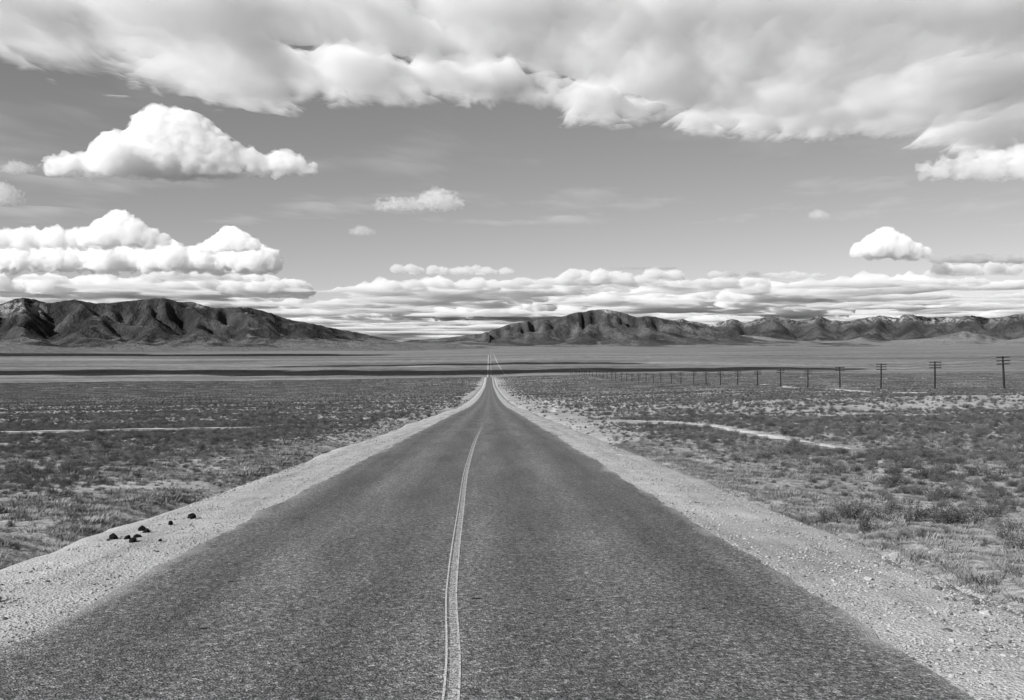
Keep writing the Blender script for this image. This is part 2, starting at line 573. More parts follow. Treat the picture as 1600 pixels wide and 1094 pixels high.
def mountain_material(name, tone, snow, speckle, spscale, low=.85):
    s = NT(name)
    p = s.pos()
    n1 = s.noise(p, .0022, 5, .6)
    n2 = s.noise(p, .02, 4, .65)
    v = s.ramp(n1, [(.35, tone * .5), (.5, tone), (.65, tone * 1.9)])
    v = s.math('MULTIPLY', v, s.ramp(n2, [(.3, .72), (.7, 1.28)]))
    st = s.attr('steep')                     # bare lower slopes are paler than the wooded upper ones
    v = s.mix(st, v, s.math('MULTIPLY', s.ramp(n2, [(.3, .19), (.7, .28)]), low))
    dots = s.vor(p, spscale)
    wood = s.math('MULTIPLY', s.math('LESS_THAN', dots, .36), s.ramp(s.noise(p, .004, 3, .6), [(.42, 0.), (.6, 1.)]))
    v = s.mix(s.math('MULTIPLY', wood, speckle), v, .035)
    sn = s.math('MULTIPLY', s.attr('snow'), s.ramp(s.noise(p, .012, 5, .7), [(.46, 0.), (.56, 1.)]))
    v = s.mix(s.math('MULTIPLY', sn, snow), v, .75)
    s.grey(v)
    s.bump(s.math('ADD', s.noise(p, .006, 6, .7), s.math('MULTIPLY', n2, .5)), .95, 70.)
    return s.m

CX, CY, CZ = 0.4, 0.0, 1.9
TH = math.radians(1.2533)
def bearing_x(px):            # skyline bearings measured along a 1600-wide view of 53 degrees
    return np.tan(np.arctan((np.asarray(px, float) - 800) / 1600) + TH)

def mountain_range(name, label, skyline, crest, x0, x1, y0, y1, dx, width, mat, seed, iters=34, fan=.35, snow_fn=None, bare=(.10, .34)):
    """crest: plan polyline (x, y); width: half-width of the massif; skyline: (bearing pixel, pixel height) of its crest"""
    xs = np.arange(x0, x1 + dx, dx); ys = np.arange(y0, y1 + dx, dx)
    X, Y = np.meshgrid(xs, ys)
    cr = np.array(crest, float)
    D = np.full(X.shape, 1e9); T = np.zeros(X.shape)
    wx = X + fbm2(X / 1400, Y / 1400, 3, seed) * 420; wy = Y + fbm2(X / 1400, Y / 1400, 3, seed + 5) * 420
    for i in range(len(cr) - 1):
        a, b = cr[i], cr[i + 1]
        ab = b - a
        t = np.clip(((wx - a[0]) * ab[0] + (wy - a[1]) * ab[1]) / (ab @ ab), 0, 1)
        d = np.hypot(wx - a[0] - t * ab[0], wy - a[1] - t * ab[1])
        D = np.minimum(D, d)
    sky_t = bearing_x([p[0] for p in skyline]); sky_e = np.array([(547 - p[1]) / 1600 for p in skyline])
    tx = (X - CX) / np.maximum(Y - CY, 1)
    depth = (X - CX) * math.sin(TH) + (Y - CY) * math.cos(TH)
    ztar = np.maximum(np.interp(tx, sky_t, sky_e) * depth, 5.) + CZ
    base = ground_z(X, Y)
    rel = np.maximum(ztar - base, 20.)
    prof = np.clip(1 - D / width, 0, 1)
    edge = smooth(0, .12, np.minimum.reduce([(X - x0) / (x1 - x0), (x1 - X) / (x1 - x0), (Y - y0) / (y1 - y0), (y1 - Y) / (y1 - y0)]))
    def half(a): return a[::2, ::2]
    Zi = rel * prof ** 1.15 * edge * .3 + fbm2(X / 800, Y / 800, 5, seed + 9) * 34 * edge
    Zi = np.maximum(Zi, -3)
    U = rel * (prof ** .9) * edge / iters * 2
    zc = np.maximum(erode(half(Zi), half(U), 2 * dx, iters, K=.40 * (dx / 40.), diff=.03), 0)
    xc, yc = half(X)[0], half(Y)[:, 0]
    z = np.stack([np.interp(xs, xc, r) for r in zc])
    z = np.stack([np.interp(ys, yc, c) for c in z.T]).T
    zp = np.pad(z, 1, 'edge')
    z = .76 * z + .06 * (zp[2:, 1:-1] + zp[:-2, 1:-1] + zp[1:-1, 2:] + zp[1:-1, :-2])
    z = z * edge
    z = np.maximum(z, rel * np.clip(1 - D / width, 0, 1) ** 1.4 * smooth(230, 90, rel) * edge * (1 + .12 * fbm2(X / 300, Y / 300, 4, seed + 31)))
    # fit the crest to its heights
    for _ in range(5):
        tl = np.linspace(sky_t[0], sky_t[-1], 400)
        zz = base + z
        el = (zz - CZ) / depth
        b = np.clip(((tx - tl[0]) / (tl[1] - tl[0])).round().astype(int), 0, 399)
        inside = (tx >= tl[0]) & (tx <= tl[-1]) & (z > 1)
        mx = np.full(400, -1.); np.maximum.at(mx, b[inside], el[inside])
        be = np.full(400, 0.); cnt = np.zeros(400)
        arg = np.zeros(400)
        fy = np.zeros(400)
        ok = inside & (el >= mx[b] - 1e-12)
        np.maximum.at(fy, b[ok], depth[ok])
        zb = np.zeros(400); np.maximum.at(zb, b[ok], base[ok])
        want = np.interp(tl, sky_t, sky_e)
        num = want * fy + CZ - zb; den = mx * fy + CZ - zb
        good = den > 10
        f = np.interp(tl, tl[good], (num / np.maximum(den, 10))[good])
        f = np.clip(f, .3, 2.5)
        f = np.convolve(np.pad(f, 1, 'edge'), np.array([.2, .6, .2]), 'valid')
        fac = np.interp(tx, tl, f)
        z = np.minimum(z * fac, rel * 1.01)
    # alluvial apron
    z = np.where(z < 60, z, z)
    zn = z + fbm2(X / 160, Y / 160, 4, seed + 77) * np.clip(z * .05, 0, 9)
    ap = 42 * smooth(width * 1.7, width * .7, D) ** 1.5 * (.75 + .7 * fbm2(X / 900, Y / 900, 3, seed + 60))
    zn = zn + np.maximum(ap, 0) * (1 - smooth(0, 110, zn)) * edge
    gz = np.gradient(zn, dx)
    slope = np.hypot(*gz)
    hrel = zn / np.maximum(rel, 1)
    Z = base + zn - 2.5 * (1 - smooth(0, 25, zn))
    me = mesh_data(name, np.stack([X.ravel(), Y.ravel(), Z.ravel()], 1), grid_faces(len(ys), len(xs)), mat, True)
    set_attr(me, 'steep', 1 - smooth(bare[0], bare[1], slope + .12 * fbm2(X / 500, Y / 500, 3, seed + 3)))
    sn = snow_fn(tx, hrel, zn) if snow_fn else np.zeros(X.shape)
    set_attr(me, 'snow', sn)
    o = add(name, me)
    tag(o, label, kind='structure')
    return o

LEFT = [(-900, 500), (-400, 484), (-200, 476), (-60, 480), (0, 476), (20, 468), (42, 465), (58, 469), (80, 474), (118, 468), (150, 475), (182, 473), (210, 468), (255, 466), (285, 472), (300, 472),
        (330, 481), (388, 480), (420, 488), (450, 499), (490, 506), (520, 513), (560, 520), (600, 529), (625, 535), (660, 540), (720, 546)]
CENTRE = [(480, 546), (560, 541), (600, 537), (640, 533), (700, 528), (760, 520), (790, 509), (830, 500), (870, 499), (895, 490), (925, 485), (950, 484), (975, 490), (995, 496), (1012, 494),
          (1040, 499), (1065, 503), (1100, 508), (1130, 517), (1160, 525), (1200, 533), (1300, 544)]
RIGHT = [(960, 520), (1030, 505), (1050, 501), (1065, 498), (1072, 501), (1110, 507), (1125, 503), (1145, 498), (1165, 505), (1190, 497), (1215, 494), (1245, 502), (1265, 499), (1280, 492), (1295, 500),
         (1320, 502), (1350, 497), (1375, 493), (1405, 497), (1412, 491), (1425, 492), (1450, 496), (1500, 495), (1520, 493), (1545, 497), (1560, 496), (1590, 491), (1610, 489), (1700, 492), (1900, 498), (2300, 505)]
FOOT = [(1090, 545), (1130, 532), (1160, 524), (1200, 527), (1250, 536), (1300, 540), (1345, 527), (1380, 536), (1450, 529), (1480, 523), (1510, 518), (1540, 525), (1575, 533), (1610, 525), (1700, 520), (1900, 530), (2100, 545)]
def snow_left(tx, h, z):
    a = smooth(bearing_x(-120), bearing_x(0), tx) * (1 - smooth(bearing_x(62), bearing_x(85), tx)) * smooth(.62, .8, h) * (1 - smooth(.9, 1.0, h) * smooth(bearing_x(20), bearing_x(40), tx))
    b = np.exp(-((tx - bearing_x(318)) / .012) ** 2) * smooth(.9, .98, h)
    return np.clip(a + b, 0, 1)

def snow_right(tx, h, z):
    m = smooth(.72, .95, h) * (.35 + .65 * np.exp(-((tx - bearing_x(1392)) / .02) ** 2) + .6 * np.exp(-((tx - bearing_x(1465)) / .02) ** 2) + .5 * np.exp(-((tx - bearing_x(1125)) / .012) ** 2))
    return np.clip(m, 0, 1)

def snow_centre(tx, h, z):
    return np.exp(-((tx - bearing_x(952)) / .006) ** 2) * smooth(.85, .95, h)

mountain_range('mountain_range', 'dark rugged mountain range on the left with a steep near flank', LEFT,
               [(-9000, 8200), (-5600, 9000), (-4300, 9600), (-3000, 10400), (-2100, 11300), (-1500, 12500), (-1000, 13800)],
               -9600, 400, 5200, 14600, 25., 2300, mountain_material('left_range_slopes', .034, .35, .8, .045, .62), 101, snow_fn=snow_left)
mountain_range('mountain_range', 'broad rounded mountain rising right of where the road vanishes', CENTRE,
               [(-2000, 14200), (-700, 13600), (300, 13000), (1300, 12800), (2300, 13300), (3400, 14200), (4200, 15000)],
               -3000, 5600, 8800, 16400, 30., 1900, mountain_material('centre_mountain_slopes', .06, .5, .7, .04), 202, snow_fn=snow_centre, bare=(.0, .10))
mountain_range('mountain_range', 'long far range of pointed peaks with snow patches on the right', RIGHT,
               [(2600, 20500), (4500, 19800), (6500, 19500), (9000, 19800), (12500, 20000), (17000, 20500)],
               2200, 17800, 14500, 23200, 55., 3000, mountain_material('right_range_slopes', .045, .55, .5, .03), 303, snow_fn=snow_right, bare=(.02, .14))
mountain_range('mountain_range', 'low pale foothills in front of the far right range', FOOT,
               [(3800, 14700), (5200, 15200), (7000, 14700), (9000, 15000), (12000, 15500)],
               3000, 12800, 12000, 17200, 55., 1300, mountain_material('foothill_slopes', .13, 0., .5, .035), 404)

# ------------------------------------------------------------------ clouds: closed shells filled with scattering mist
def nets(F, o, h):
    F = F.copy()
    lo = -abs(F).max() * .1 - 1e-3
    for ax in range(3):
        for e in (0, -1):
            sl = [slice(None)] * 3; sl[ax] = e
            F[tuple(sl)] = np.minimum(F[tuple(sl)], lo)
    S = F > 0
    nx, ny, nz = F.shape
    ac = np.zeros((nx - 1, ny - 1, nz - 1, 3)); cnt = np.zeros((nx - 1, ny - 1, nz - 1))
    def sub(A, c): return A[c[0]:nx - 1 + c[0], c[1]:ny - 1 + c[1], c[2]:nz - 1 + c[2]]
    for a in itertools.product((0, 1), repeat=3):
        for ax in range(3):
            if a[ax] == 0:
                b = list(a); b[ax] = 1
                fa, fb = sub(F, a), sub(F, b)
                m = (fa > 0) != (fb > 0)
                t = np.where(m, fa / np.where(m, fa - fb, 1), 0)
                for k in range(3):
                    ac[..., k] += (t if k == ax else a[k]) * m
                cnt += m
    idx = -np.ones(cnt.shape, int); act = cnt > 0
    idx[act] = np.arange(act.sum())
    V = (np.argwhere(act) + ac[act] / cnt[act][:, None]) * h + o
    Q = []
    for ax in range(3):
        b, c = (ax + 1) % 3, (ax + 2) % 3
        l = [slice(None)] * 3; hh = [slice(None)] * 3
        l[ax] = slice(0, -1); hh[ax] = slice(1, None)
        e = np.argwhere(S[tuple(l)] != S[tuple(hh)])
        e = e[(e[:, b] > 0) & (e[:, c] > 0) & (e[:, b] < F.shape[b] - 1) & (e[:, c] < F.shape[c] - 1)]
        ins = S[tuple(e.T)]
        def I(db, dc):
            q = e.copy(); q[:, b] -= db; q[:, c] -= dc
            return idx[tuple(q.T)]
        q = np.stack([I(1, 1), I(0, 1), I(0, 0), I(1, 0)], 1)
        q[~ins] = q[~ins][:, ::-1]
        Q.append(q)
    return V, np.concatenate(Q)

def one_piece(V, Q):
    # keep only the largest connected body
    par = list(range(len(V)))
    def find(i):
        while par[i] != i:
            par[i] = par[par[i]]; i = par[i]
        return i
    for a, b, c, d in Q.tolist():
        r = find(a)
        for e in (b, c, d):
            t = find(e)
            if t != r: par[t] = r
    root = np.array([find(i) for i in range(len(V))])
    u, cnt = np.unique(root, return_counts=True)
    ok = root == u[cnt.argmax()]
    new = np.cumsum(ok) - 1
    return V[ok], new[Q[ok[Q[:, 0]]]]

def mist(name, density, g=0., dim=0.):
    s = NT(name)
    s.t.nodes.remove(s.b)
    v = s.n('ShaderNodeVolumeScatter')
    v.inputs['Color'].default_value = (1, 1, 1, 1)
    v.inputs['Density'].default_value = density
    v.inputs['Anisotropy'].default_value = g
    if dim:                       # absorption added to grey the cloud: its dimming is put into the mist
        ab = s.n('ShaderNodeVolumeAbsorption')
        ab.inputs['Color'].default_value = (0, 0, 0, 1)
        ab.inputs['Density'].default_value = density * dim
        ad = s.n('ShaderNodeAddShader')
        s.link(v.outputs[0], ad.inputs[0]); s.link(ab.outputs[0], ad.inputs[1])
        s.link(ad.outputs[0], s.out.inputs['Volume'])
    else:
        s.link(v.outputs[0], s.out.inputs['Volume'])
    return s.m

MIST_DENSE = mist('cumulus_mist', .009)
MIST_HEAVY = mist('heavy_cloud_mist', .05)
MIST_THIN = mist('thin_cloud_mist', .0030)
MIST_WISP = mist('wispy_cloud_mist', .0034)
MIST_DECK = mist('cloud_deck_mist', .0018, 0.)
MIST_BANK = mist('distant_bank_mist', .0026, 0., .06)

def cumulus(name, balls, h, seed, mat, amp=.32, size=None, base=0., ragged=.5):
    """balls: (x, y, z, r) in metres above the cloud's flat base"""
    B = np.array(balls, float)
    rm = B[:, 3].mean()
    pad = rm * .55
    lo = (B[:, :3] - B[:, 3:]).min(0) - pad; hi = (B[:, :3] + B[:, 3:]).max(0) + pad
    lo[2] = max(lo[2], base - rm * .5)
    ax = [np.arange(lo[i], hi[i] + h, h) for i in range(3)]
    X, Y, Z = np.meshgrid(*ax, indexing='ij')
    d = np.full(X.shape, 1e9)
    k = rm * .10
    S = 0
    for a, b, c, r in B:
        S = S + np.exp(-np.clip((np.sqrt((X - a) ** 2 + (Y - b) ** 2 + (Z - c) ** 2) - r) / k, -30, 30))
    d = -k * np.log(S + 1e-13)
    L = size or rm * .62
    wx = fbm3(X / L, Y / L, Z / L, 2, seed + 40) * L * .25
    n = fbm3((X + wx) / L, Y / L, (Z + wx) / L, 5, seed, True, .55) - .75
    n2 = fbm3(X / (L * .5), Y / (L * .5), Z / (L * .35), 4, seed + 7, False, .6)
    F = -d + rm * amp * (n * (1 - ragged) + 1.3 * n2 * ragged)
    n3 = fbm3(X / (L * 1.6), Y / (L * 1.6), Z / L, 4, seed + 21, False, .6)
    F = np.minimum(F, (Z - base) * .6 + rm * (.42 * n3 + .12 * n2) + rm * .05)
    V, Q = nets(F, np.array([a[0] for a in ax]), h)
    V, Q = one_piece(V, Q)
    return mesh_data(name, V, Q, mat, True)

def put_cloud(me, px, py, dist, label, width_px=None, group=None, rz=0., stretch=(1, 1, 1), name='cloud'):
    """bearing and height angle of the cloud's base centre, with its distance in metres"""
    u = (px - 800) / 1600; v = (547 - py) / 1600
    x = CX + dist * (math.sin(TH) + u * math.cos(TH)); y = dist * (math.cos(TH) - u * math.sin(TH)); z = CZ + v * dist
    w = max(p.co.x for p in me.vertices) - min(p.co.x for p in me.vertices)
    sca = (width_px / 1600 * dist) / w if width_px else 1.
    o = add(name, me, None, (x, y, z), rz, (sca * stretch[0], sca * stretch[1], sca * stretch[2]))
    tag(o, label, 'cloud', group)
    return o

BIGPX = [(262, 228, 50), (222, 236, 42), (185, 246, 32), (165, 254, 24), (300, 232, 46), (330, 243, 36), (358, 252, 27), (250, 196, 26), (235, 205, 28), (285, 205, 32), (140, 259, 18), (116, 261, 17), (96, 262, 15), (80, 264, 11),
         (388, 255, 20), (408, 259, 16), (428, 256, 19), (450, 257, 17), (470, 261, 12), (486, 265, 8)]
RB = random.Random(2)
big = cumulus('cloud', [((px - 282) * 7.4, RB.uniform(-.5, .5) * r * 7.4, (276 - py) * 7.4, r * 7.4) for px, py, r in BIGPX], 25., 3, MIST_DENSE, .48, size=230., ragged=.55)
put_cloud(big, 282, 275, 11800, 'large bright domed cumulus with a flat base high above the left mountains', 432)
dome = cumulus('cloud', [(-250, 0, 150, 240), (0, 40, 260, 270), (250, 0, 160, 240), (-520, 0, 90, 170), (520, 0, 90, 180), (760, 0, 60, 120)], 26., 12, MIST_DENSE, .36)
row = cumulus('cloud', [(x, random.uniform(-60, 60), random.uniform(60, 120), random.uniform(130, 230)) for x in range(-1700, 1701, 190)], 30., 22, MIST_DENSE, .42)
puff = cumulus('cloud', [(-260, 0, 90, 90), (-150, 30, 100, 130), (-20, -20, 130, 170), (110, 20, 130, 160), (240, 0, 100, 130), (350, 0, 90, 90), (440, 0, 80, 60)], 16., 33, MIST_WISP, .8, size=150., ragged=.9)
rag = cumulus('cloud', [(-520, 0, 60, 60), (-420, 20, 65, 80), (-310, -20, 75, 90), (-200, 10, 80, 95), (-90, 0, 85, 85), (20, 20, 100, 100), (130, 0, 130, 130), (240, 10, 150, 150), (350, 0, 130, 130), (440, 0, 110, 100), (530, 0, 90, 60)], 17., 44, MIST_WISP, .9, size=140., ragged=.9)
flat = cumulus('cloud', [(x, 40 * math.sin(x), random.uniform(20, 60), random.uniform(90, 150)) for x in range(-1500, 1501, 150)], 27., 55, MIST_THIN, .45, ragged=.7)

put_cloud(puff, 22, 270, 12500, 'small ragged cloud at the left edge beside the large cumulus', 60)
put_cloud(puff, 0, 318, 13000, 'cloud scrap cut by the left edge below the small ragged cloud', 70, rz=.6, stretch=(1, 1, 1.6))
put_cloud(dome, 185, 384, 16500, 'round-topped cloud standing on the long cloud row at left', 150, stretch=(1, 1, 1.15))
put_cloud(row, 62, 387, 17000, 'lumpy white cloud reaching in from the left edge', 250, stretch=(1, 1, 1.5))
put_cloud(row, 215, 422, 20000, 'long flat-based row of cumulus above the left mountains', 470, rz=.05, stretch=(1, 1, 1.05))
put_cloud(dome, 362, 392, 18500, 'separate twin-lobed cloud right of the round-topped cloud', 118, rz=2.8, stretch=(1, 1, 1.0))
put_cloud(flat, 20, 437, 22000, 'thin grey streak of cloud at the left edge above the mountains', 130)
put_cloud(rag, 655, 328, 14000, 'thin wispy cloud left of centre in the open sky', 150, stretch=(1, 1, .9))
put_cloud(puff, 562, 367, 15000, 'tiny soft cloud left of and below the wispy one', 46)
put_cloud(puff, 1277, 341, 14500, 'tiny soft slanting cloud alone in the right half of the sky', 44, rz=.4)
put_cloud(dome, 1385, 402, 19000, 'small bright cumulus with a flat base above the right peaks', 132, stretch=(1, 1, 1.1))
put_cloud(row, 1545, 410, 21000, 'low cloud row running out at the right edge', 190, stretch=(1, 1, .8))
put_cloud(flat, 1000, 421, 24000, 'dim thin streak of cloud above the central mountain', 120, stretch=(1, 1, .6))
lens = cumulus('cloud', [(-1150, 0, 100, 70), (-980, 30, 120, 110), (-760, -30, 130, 140), (-480, 40, 150, 180), (-150, -20, 170, 210), (150, 30, 180, 220), (450, 0, 180, 210), (760, 0, 170, 190), (1000, 0, 150, 150)], 26., 91, MIST_THIN, .75, size=170., ragged=.8)
put_cloud(lens, 1622, 279, 13500, 'bright smooth cloud hanging at the right edge under the cloud deck', 370, rz=-.1, stretch=(1, 1.3, .95))

# the far bank near the horizon, layer behind layer
R2 = random.Random(8)
bank_protos = [cumulus('cloud', [(R2.gauss(0, 1500), R2.uniform(-600, 600), R2.uniform(20, 150), R2.uniform(140, 330)) for _ in range(26)], 60., 60 + i, MIST_BANK, .55, ragged=.7) for i in range(5)]
for dist, n, lo, hi, wmin, wmax in ((31500, 4, 560, 1680, 110, 200), (36000, 6, 250, 1720, 150, 260), (43000, 7, 150, 1740, 170, 300), (54000, 6, 60, 1740, 200, 360), (70000, 5, 40, 1760, 220, 400)):
    for i in range(n):
        px = lo + (hi - lo) * (i + R2.uniform(.1, .9)) / n
        d = dist * R2.uniform(.93, 1.07)
        alt = R2.uniform(2100, 2450)
        put_cloud(bank_protos[R2.randrange(5)], px, 547 - 1600 * alt / d, d, 'layered grey-white cloud in the bank low over the mountains', R2.uniform(wmin, wmax), 'cloud bank low over the mountains', R2.uniform(-.3, .3) + (math.pi if R2.random() < .5 else 0),
                  (1, 1.8, R2.uniform(.45, .85)))

def sheet(name, label, alt, y0, y1, hw, dx, dy, L, thick, cov, seed, mat):
    """a broken layer of cloud, thin towards its edges"""
    xs = np.arange(-hw, hw, dx); ys = np.arange(y0, y1, dy)
    X, Y = np.meshgrid(xs, ys)
    n = fbm2(X / L, Y / (L * 1.3), 6, seed, .58)
    b = fbm2(X / (L * .22), Y / (L * .3), 4, seed + 50, .6)
    e = np.minimum.reduce([(X + hw) / hw, (hw - X) / hw, (Y - y0) / (y1 - y0) * 4, (y1 - Y) / (y1 - y0) * 6])
    c = np.clip(n + cov - .9 * (1 - smooth(0, .5, e)), 0, 1.2)
    T = np.maximum(c ** 1.3 * thick * (1 + .5 * b), 0)
    T[[0, -1]] = 0; T[:, [0, -1]] = 0
    keep = T > 5; T = np.where(keep, T, 0)
    up = alt + T * .85; dn = alt - T * .15
    nr, nc = X.shape
    ids = grid_faces(nr, nc)
    ids = np.concatenate([ids[:, [0, 1, 2]], ids[:, [0, 2, 3]]])
    ids = ids[keep.ravel()[ids].any(1)]
    N = nr * nc
    bot = np.where(keep.ravel(), np.arange(N) + N, np.arange(N))
    F = np.concatenate([ids, bot[ids][:, ::-1]])
    V = np.concatenate([np.stack([X.ravel(), Y.ravel(), up.ravel()], 1), np.stack([X.ravel(), Y.ravel(), dn.ravel()], 1)])
    used = np.zeros(2 * N, bool); used[F.ravel()] = True
    return tag(add(name, mesh_data(name, V[used], (np.cumsum(used) - 1)[F], mat, True)), label, 'cloud')
sheet('cloud_layer', 'broken streaky cloud layer low over the mountains behind the lumpy bank', 2250., 31000, 95000, 52000, 230., 330., 6000., 820., .13, 711, MIST_BANK)

sheet('cloud_veil', 'faint thin veil of high cloud across the open sky', 9000., 28000, 76000, 60000, 420., 900., 9000., 260., -.02, 731, mist('veil_mist', .00012))
sheet('cloud_layer', 'last thin cloud line on the horizon seen over the saddle', 2300., 93000, 260000, 90000, 900., 1800., 16000., 1100., .45, 741, MIST_BANK)

# the high deck that fills the top of the sky
def deck():
    zc = 6000.; dx = 88.; q = zc / 4100.
    xs = np.arange(-22000, 25000, dx); ys = np.arange(16000, 37000, dx)
    X, Y = np.meshgrid(xs, ys)
    edge_px = [(-900, 60), (-200, 85), (0, 96), (60, 118), (120, 135), (240, 146), (300, 152), (340, 172), (400, 180), (470, 172), (500, 158), (600, 162), (680, 160), (760, 165), (820, 178), (900, 190), (1000, 202),
               (1100, 203), (1200, 213), (1350, 220), (1450, 226), (1520, 240), (1600, 262), (1900, 280)]
    t = bearing_x([p[0] for p in edge_px]); e = np.array([zc * 1600 / (547 - p[1]) for p in edge_px])
    tx = (X - CX) / Y
    depth = (X - CX) * math.sin(TH) + Y * math.cos(TH)
    far = np.interp(tx, t, e)
    x_, y_ = X / q, Y / q
    wx = fbm2(x_ / 1500, y_ / 3600, 3, 301) * 420; wy = fbm2(x_ / 1500, y_ / 3600, 3, 311) * 1100
    n = fbm2((x_ + wx) / 1500, (y_ + wy) / 4300, 7, 320, .52)
    m = (far - depth) / 1500. / q
    cover = np.clip(m, -1.5, 1.0) * .5 + n * .52 * (1 - .3 * smooth(.8, 3.0, m)) + .28 * smooth(.8, 2.6, m) + .08 + .22 * fbm2((x_ + wx) / 330, (y_ + wy) / 950, 5, 371, .62) * np.exp(-(m / .7) ** 2)
    near = smooth(16200, 17400, Y) * smooth(22500, 20500, np.abs(X - 1500))
    cover = np.where(near < 1, cover - 1.2 * (1 - near), cover)
    gap = [(380, 60), (470, 76), (560, 84), (640, 97), (720, 104), (800, 104), (880, 118), (950, 140), (1010, 160), (1080, 178)]
    gt_ = bearing_x([p[0] for p in gap]); ge = np.array([zc * 1600 / (547 - p[1]) for p in gap])
    gd_ = np.interp(tx, gt_, ge) + 500 * fbm2(x_ / 600, y_ / 900, 3, 380)
    ins_ = smooth(bearing_x(330), bearing_x(520), tx) * (1 - smooth(bearing_x(1000), bearing_x(1090), tx))
    cover = cover - (.55 + .7 * fbm2(x_ / 500, y_ / 1300, 4, 390)) * np.exp(-((depth - gd_) / 620) ** 2) * ins_
    T = np.clip(cover, 0, 1.3)
    T = (T ** 1.7) * 640 * q
    billow = fbm2((x_ + .6 * wx) / 420, (y_ + .6 * wy) / 1250, 6, 340, .62)
    T = np.maximum(T * (1 + .42 * billow), 0)
    T[[0, -1]] = 0; T[:, [0, -1]] = 0
    keep = T > 5; T = np.where(keep, T, 0)
    mid = zc + n * 160 + .12 * T
    up = mid + T * .62; dn = mid - T * .38
    nr, nc = X.shape
    ids = grid_faces(nr, nc)
    ids = np.concatenate([ids[:, [0, 1, 2]], ids[:, [0, 2, 3]]])
    ids = ids[keep.ravel()[ids].any(1)]
    N = nr * nc
    bot = np.where(keep.ravel(), np.arange(N) + N, np.arange(N))
    F = np.concatenate([ids, bot[ids][:, ::-1]])
    V = np.concatenate([np.stack([X.ravel(), Y.ravel(), up.ravel()], 1), np.stack([X.ravel(), Y.ravel(), dn.ravel()], 1)])
    used = np.zeros(2 * N, bool); used[F.ravel()] = True
    new = np.cumsum(used) - 1
    o = add('cloud_deck', mesh_data('cloud_deck', V[used], new[F], MIST_DECK, True))
    tag(o, 'wide soft white cloud deck across the whole top of the sky', 'cloud')
deck()

# low clouds overhead, out of the picture, that shade strips of the valley floor
def shade_cloud(x0, x1, yc, depth, zg, seed, label, alt=1800.):
    off = SUN / SUN.z * (alt - zg)
    n = int((x1 - x0) / (depth * .55)) + 2
    R = random.Random(seed)
    cx = (x0 + x1) / 2
    balls = []
    for i in range(n):
        t = i / (n - 1)
        taper = .45 + .55 * math.sin(math.pi * min(max(t, .03), .97)) ** .5
        balls.append((x0 - cx + (x1 - x0) * t, (.35 * math.sin(i * .23 + seed) + R.uniform(-.2, .2)) * depth, depth * .3, depth * .5 * taper * R.uniform(.85, 1.15)))
    me = cumulus('cloud', balls, depth / 7., seed, MIST_HEAVY, .3, size=depth * .6)
    o = add('cloud', me, None, (cx + off.x, yc + off.y, alt))
    return tag(o, label, 'cloud')
shade_cloud(-2900, 1000, 3000, 190, -58, 501, 'long thin cloud roll overhead shading the wider dark strip of valley floor')
shade_cloud(-750, 430, 3430, 110, -47, 502, 'short thin cloud roll overhead shading the narrow dark strip of valley floor')
shade_cloud(-5200, -1650, 4700, 1150, -20, 503, 'broad cloud overhead shading the foot of the left mountains')

# ------------------------------------------------------------------ telegraph line
wood = NT('weathered_pole_wood')
wood.grey(wood.ramp(wood.noise(wood.pos(3, 3, .4), 4., 4, .6), [(.3, .010), (.7, .028)]))
glass = NT('insulator_glass'); glass.grey(.12); glass.b.inputs['Roughness'].default_value = .3
wire_m = NT('wire_metal'); wire_m.grey(.06)

def tube(pts, rads, n=8, cap=True):
    V = []; F = []
    for k, (p, r) in enumerate(zip(pts, rads)):
        for i in range(n):
            a = 2 * math.pi * i / n
            V.append((p[0] + r * math.cos(a), p[1] + r * math.sin(a), p[2]))
        if k:
            o = (k - 1) * n
            for i in range(n):
                F.append((o + i, o + (i + 1) % n, o + n + (i + 1) % n, o + n + i))
    if cap:
        F.append(tuple(range(n))[::-1]); F.append(tuple(range((len(pts) - 1) * n, len(pts) * n)))
    return V, F

def box(x0, x1, y0, y1, z0, z1):
    V = [(x, y, z) for z in (z0, z1) for y in (y0, y1) for x in (x0, x1)]
    return V, [(0, 2, 3, 1), (4, 5, 7, 6), (0, 1, 5, 4), (1, 3, 7, 5), (3, 2, 6, 7), (2, 0, 4, 6)]

PH = 8.0
post_me = mesh_data('post', *tube([(0, 0, -1.2), (0, 0, 0), (.02, 0, 4), (0, 0, PH)], [.30, .29, .25, .20], 10), wood.m)
arm_me = mesh_data('crossarm', *box(-1.7, 1.7, -.36, -.18, -.12, .12), wood.m)
iv, jf = [], []
for ix in (-1.5, -1.15, -.8, -.45, .45, .8, 1.15, 1.5):
    v, f = tube([(ix, -.165, .075), (ix, -.165, .16), (ix, -.165, .17), (ix, -.165, .27), (ix, -.165, .30)], [.02, .02, .05, .045, .02], 6)
    b = len(iv); iv += v; jf += [tuple(b + i for i in q) for q in f]
ins_me = mesh_data('insulator_row', iv, jf, glass.m)
ORD = ['nearest', 'second', 'third', 'fourth', 'fifth', 'sixth', 'seventh', 'eighth', 'ninth', 'tenth', 'eleventh', 'twelfth', 'thirteenth', 'fourteenth', 'fifteenth', 'sixteenth', 'seventeenth', 'eighteenth']
RP = random.Random(3)
tops = []
